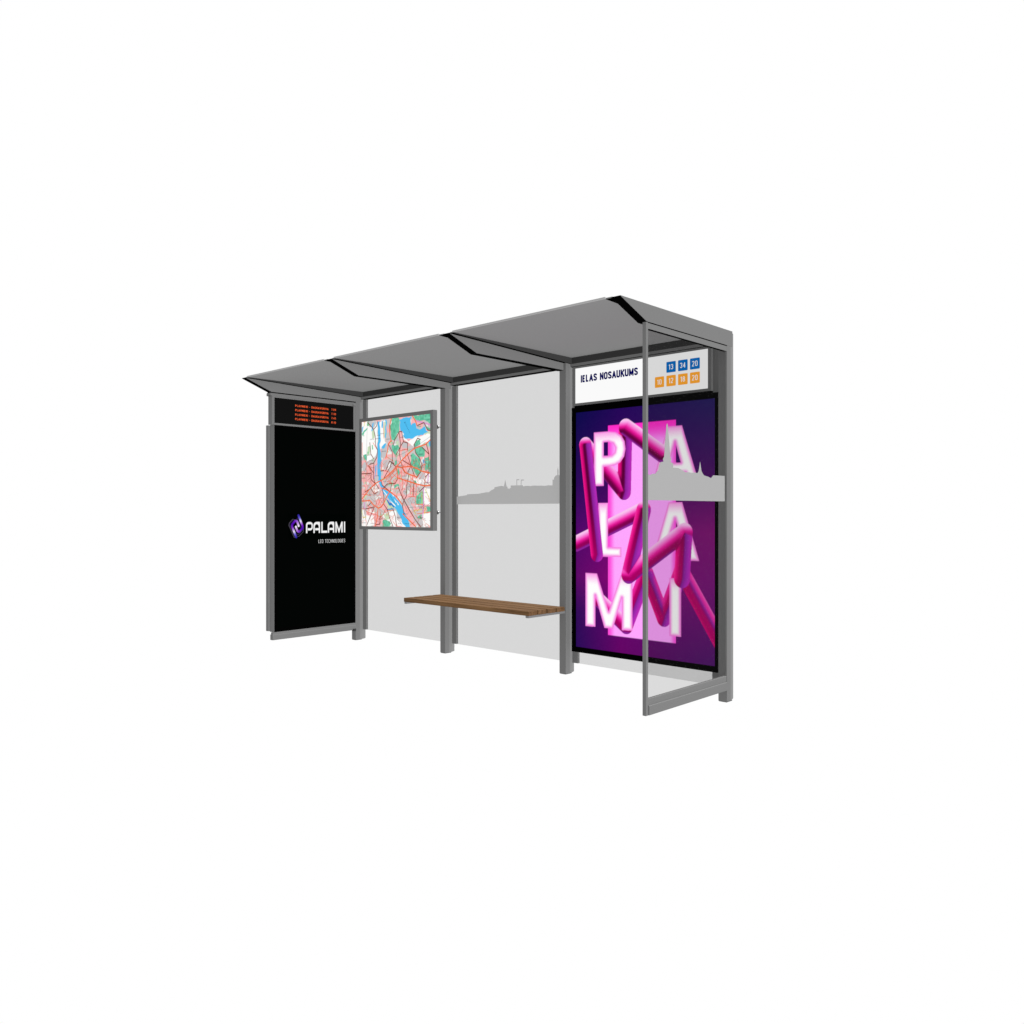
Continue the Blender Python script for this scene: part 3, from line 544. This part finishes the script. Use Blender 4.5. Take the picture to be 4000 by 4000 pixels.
def citymap(x, z):
    S = (x + 6.754) / 1.041; T = (0.899 - z) / 1.040
    rs = np.random.RandomState(11)
    def vnoise(nx, ny):
        g = rs.rand(ny + 2, nx + 2); a = np.clip(S, 0, .999) * nx; b = np.clip(T, 0, .999) * ny
        i = a.astype(int); j = b.astype(int); fa = a - i; fb = b - j
        fa = fa * fa * (3 - 2 * fa); fb = fb * fb * (3 - 2 * fb)
        return (g[j, i] * (1 - fa) + g[j, i + 1] * fa) * (1 - fb) + (g[j + 1, i] * (1 - fa) + g[j + 1, i + 1] * fa) * fb
    wob = (vnoise(26, 26) - .5) * .022; wob2 = (vnoise(24, 28) - .5) * .022
    U, V = S + wob, T + wob2
    img = np.zeros(x.shape + (3,)) + (206, 198, 198)
    n = vnoise(16, 18)
    img[n > .5] = (246, 184, 184)
    img[vnoise(22, 22) > .80] = (236, 234, 230); img[vnoise(34, 36) > .86] = (176, 212, 178)
    for P in WHT: put(img, inside(P, U, V), (253, 253, 251))
    for P in GRY: put(img, inside(P, U, V), (198, 196, 198))
    for P in PNK: put(img, inside(P, U, V), (248, 184, 186))
    for P in PGR: put(img, inside(P, U, V), (200, 222, 186))
    gr = np.array((106, 194, 160.)) + (vnoise(60, 60)[..., None] - .5) * 40
    for P in GRN:
        m = inside(P, U, V); img[m] = gr[m]
    m = (vnoise(30, 30) > .86) & (U < .2) & (T < .35); img[m] = (120, 200, 150)
    for P in BLU: put(img, inside(P, U, V), (82, 190, 240))
    for P in DBL: put(img, inside(P, U, V), (50, 130, 200))
    for P in WIS: put(img, inside(P, S, T), (250, 250, 248))
    def road(P, wd, col, dash=None):
        nonlocal img
        d = linedist(P, S, T)
        k = np.clip((wd - d) / .0016 + .5, 0, 1) 
        img = mix(img, k, col)
    for P in ORT: road(P, .0028, (240, 104, 72))
    for P in BLK: road(P, .0011, (84, 84, 84))
    for P in YEL: road(P, .0034, (222, 214, 90))
    for P in PUR: road(P, .0060, (218, 150, 205))
    for P in BRN: road(P, .0041, (112, 50, 36))
    for P in ORG: road(P, .0056, (243, 108, 60))
    # fine side streets in the built-up quarters
    for _ in range(420):
        a, b = rs.rand() , .38 + .6 * rs.rand(); t = rs.choice([.5, .9, 2.1, 2.5]) + rs.normal(0, .15); l = .03 + .05 * rs.rand()
        if .2 < a < .75 and abs((a - .22) * .95 - (b - .5)) < .09: continue
        d = segdist((a, b), (a + l * math.cos(t), b + l * math.sin(t)), S, T)[0]
        img = mix(img, np.clip((.0015 - d) / .0012 + .5, 0, 1) * .9, (232, 104, 80) if rs.rand() < .6 else (150, 90, 80))
    # rows of tiny place names
    for (a, b) in LBL:
        w_ = .018 + .022 * rs.rand(); m = (np.abs(S - a) < w_) & (np.abs(T - b) < .0048)
        ch = (np.sin((S - a) * 900) > -.3) & (np.sin((S - a) * 2500 + T * 900) > -.75)
        img = mix(img, (m & ch) * .62, (54, 54, 66))
    return img
painted('map_sheet', mp, 'y', YM, -6.7535, -5.7025, -0.1410, 0.8990, 0.0034, citymap)  # map print with added glow to hold its brightness
def mtext(n, s_, a, b, c, d, h):
    x0, z0 = -6.754 + 1.041 * a, .899 - 1.04 * b; x1, z1 = -6.754 + 1.041 * c, .899 - 1.04 * d
    L = math.hypot(x1 - x0, z1 - z0); cx, cz = (x0 + x1) / 2, (z0 + z1) / 2
    text(n, s_, bpy.data.objects['map_sheet'], 'ink', 'y', YM - 0.0012, cx - L / 2, cx + L / 2, cz - h / 2, cz + h / 2, 0.01, math.atan2(z1 - z0, x1 - x0), gap=1.7)
mtext('lake_name', 'Ķīšezers', .646, .048, .718, .150, .020)
mtext('river_name', 'DAUGAVA', .437, .716, .520, .800, .018)

# ------------------------------------------------------------------ departure display
dep = thing('departure_display', 'black departure board with four lines of orange text above the dark screen', 'display', (XL - 0.03, 4.59, 0.822))
frame('board_frame', dep, 'metal', 'x', XL, XL - 0.066, 4.114, 5.0686, 0.8235, 1.0915, 0.0260, 0.0155, 0.0130)
box('board_face', dep, 'board', XL - 0.060, XL - 0.004, 4.1402, 5.0424 + 0.0, 0.8392, 1.0783)
for k, tm in enumerate(('7:09', '7:30', '7:45', '8:10')):
    z1 = 1.0322 - k * 0.0427
    words('destination', 'PLAVNIEKI - DAUGAVGRIVA', dep, 'led', 'x', XL - 0.0025, 4.3648, 4.7419, z1 - 0.0200, z1, .16, .42, .15)
    strokes('departure_time', tm, dep, 'led', 'x', XL - 0.0025, 4.7760, 4.8300, z1 - 0.0200, z1, .16, .40, .18)

# ------------------------------------------------------------------ dark LED screen with logo
led = thing('led_screen', 'tall black screen with a purple emblem and white lettering at the left end', 'display', (XL - 0.04, 4.60, -1.133))
frame('screen_frame', led, 'metal', 'x', XL - 0.0012, XL - 0.078, 4.137, 5.0686, -1.1335, 0.8225, 0.002)
Shape().box(XL - 0.118, XL - 0.0795, 4.120, 5.0686, -1.128, 0.8205).out('back_cabinet', led, ['metal'], None, 0.002)
box('screen_bezel', led, 'black', XL - 0.060, XL - 0.0005, 4.1392, 5.0664, -1.1312, 0.8200)
box('screen_panel', led, 'screen', XL - 0.002, XL + 0.0004, 4.170, 5.050, -1.095, 0.785)
def rrect(x, z, x0, x1, z0, z1, r):
    cx, cz = (x0 + x1) / 2, (z0 + z1) / 2
    qx = np.abs(x - cx) - (x1 - x0) / 2 + r; qz = np.abs(z - cz) - (z1 - z0) / 2 + r
    return np.hypot(np.maximum(qx, 0), np.maximum(qz, 0)) + np.minimum(np.maximum(qx, qz), 0) - r < 0
def logo(y, z):
    img = np.zeros(y.shape + (3,)) + (2, 4, 3)
    W = (244, 244, 244)
    t, b = -.0975, -.2060
    m = rrect(y, z, 4.4819, 4.5581, -.1790, t, .030) & ~rrect(y, z, 4.4973, 4.5445, -.1585, -.1185, .012) & ~((y > 4.4973) & (y < 4.5015) & (z < -.13))
    m &= ~((y < 4.4973) & (z < -.14)); m |= (y > 4.4819) & (y < 4.4973) & (z > b) & (z < -.135)
    for x0, x1 in ((4.5659, 4.6417), (4.7315, 4.8071)):
        o = rrect(y, z, x0, x1 + .05, b - .08, t, .036) & (z > b) & (y < x1) & ~((y > x1 - .010) & (z > t - .010) & (np.hypot(y - x1 + .010, z - t + .010) > .010))
        o &= ~(rrect(y, z, x0 + .0150, x1 - .0148, -.30, -.1185, .026))
        m |= o | ((y > x0 + .020) & (y < x1 - .004) & (z > -.1790) & (z < -.1585))
    m |= rrect(y, z, 4.6564, 4.6716, b, t, .002) | rrect(y, z, 4.6564, 4.7246, b, -.1850, .002)
    m |= inside([(4.8218, b), (4.8218, -.0995), (4.8300, -.0955), (4.8360, -.0995), (4.8647, -.172), (4.8930, -.0995), (4.8985, -.0955), (4.9091, -.0995), (4.9091, b), (4.8925, b), (4.8925, -.138), (4.8690, -.2070), (4.8600, -.2070), (4.8375, -.138), (4.8375, b)], y, z)
    m |= rrect(y, z, 4.9237, 4.9388, b, t, .001)
    img[m] = W
    thin = [[(4.372, -.248), (4.350, -.243), (4.292, -.128), (4.297, -.105), (4.335, -.068), (4.372, -.078)],
            [(4.378, -.243), (4.356, -.236), (4.301, -.128), (4.305, -.107), (4.338, -.078)],
            [(4.380, -.243), (4.362, -.226), (4.310, -.128)],
            [(4.388, -.233), (4.402, -.236), (4.452, -.190), (4.454, -.150)], [(4.380, -.214), (4.402, -.215), (4.448, -.172)],
            [(4.384, -.056), (4.384, -.072), (4.432, -.165)]]
    for i, P in enumerate(thin):
        k = np.clip((.0013 - linedist(P, y, z)) / .0012 + .5, 0, 1)
        img = mix(img, k * .75, (120, 105, 165) if i not in (0, 3) else (150, 140, 160))
    def ribbon(P, r, stops):
        nonlocal img
        D = np.full(y.shape, 9.0); U = np.zeros(y.shape)
        L = [math.hypot(P[i + 1][0] - P[i][0], P[i + 1][1] - P[i][1]) for i in range(len(P) - 1)]; tot = sum(L); acc = 0
        for i in range(len(P) - 1):
            p, q = P[i], P[i + 1]; dx, dy = q[0] - p[0], q[1] - p[1]
            tt = np.clip(((y - p[0]) * dx + (z - p[1]) * dy) / (dx * dx + dy * dy), 0, 1)
            d = np.hypot(y - p[0] - tt * dx, z - p[1] - tt * dy); bb = d < D
            D[bb] = d[bb]; U[bb] = ((acc + tt * L[i]) / tot)[bb]; acc += L[i]
        c = ramp(U, stops); k = np.clip((r - D) / .002 + .5, 0, 1)[..., None]
        img = img * (1 - k) + c * k
    st = [(0, (50, 40, 160)), (.12, (110, 100, 215)), (.24, (238, 232, 250)), (.42, (120, 40, 190)), (.55, (74, 10, 170)), (.72, (110, 40, 190)), (.88, (190, 140, 225)), (1, (244, 236, 250))]
    ribbon([(4.398, -.033), (4.443, -.135), (4.444, -.155), (4.410, -.187), (4.398, -.190), (4.386, -.182), (4.370, -.142)], .0108, st)
    ribbon([(4.374, -.242), (4.328, -.140), (4.328, -.120), (4.358, -.088), (4.372, -.084), (4.384, -.092), (4.400, -.134)], .0108, st)
    return img
painted('logo', led, 'x', XL + 0.0012, 4.285, 4.945, -.255, -.018, 0.0022, logo, 'purple ribbon emblem and white PALAMI lettering')
words('tagline', 'LED TECHNOLOGIES', led, 'ledw', 'x', XL + 0.0014, 4.6227, 4.9390, -.3050, -.2710, .085, .42, .17)

# ------------------------------------------------------------------ camera
cam = bpy.data.cameras.new('camera'); co = bpy.data.objects.new('camera', cam); COL.objects.link(co)
cam.sensor_width = 36; cam.lens = 36 * 3228.5 / 4000; cam.clip_end = 2000; cam.clip_start = 0.05
co.location = (0, 0, H); co.rotation_euler = (math.pi / 2, 0, math.radians(90 - 46.8166))
sc.camera = co

# ------------------------------------------------------------------ light
wd = bpy.data.worlds.new('World'); sc.world = wd; wd.use_nodes = True
bg = wd.node_tree.nodes['Background']; bg.inputs[0].default_value = (1, 1, 1, 1); bg.inputs[1].default_value = 1.0
def lamp(name, az, el, e):
    L = bpy.data.lights.new(name, 'SUN'); L.energy = e; L.angle = math.radians(10); L.use_shadow = False
    o = bpy.data.objects.new(name, L); COL.objects.link(o)
    d = Vector((math.cos(math.radians(az)) * math.cos(math.radians(el)), math.sin(math.radians(az)) * math.cos(math.radians(el)), math.sin(math.radians(el))))
    o.rotation_euler = d.to_track_quat('Z', 'Y').to_euler(); o.location = (0, 0, 6)
    return o
lamp('studio_lamp', 59, 38, 13.2)
lamp('low_front_fill', -90, -60, 4.6)  # shadowless fill added to brighten front faces and soffit

sc.view_settings.view_transform = 'Standard'; sc.view_settings.look = 'None'
sc.view_settings.exposure = 0; sc.view_settings.gamma = 1
sc.render.resolution_x = sc.render.resolution_y = 1024
sc.cycles.max_bounces = 8; sc.cycles.transparent_max_bounces = 16
sc.cycles.sample_clamp_indirect = 3
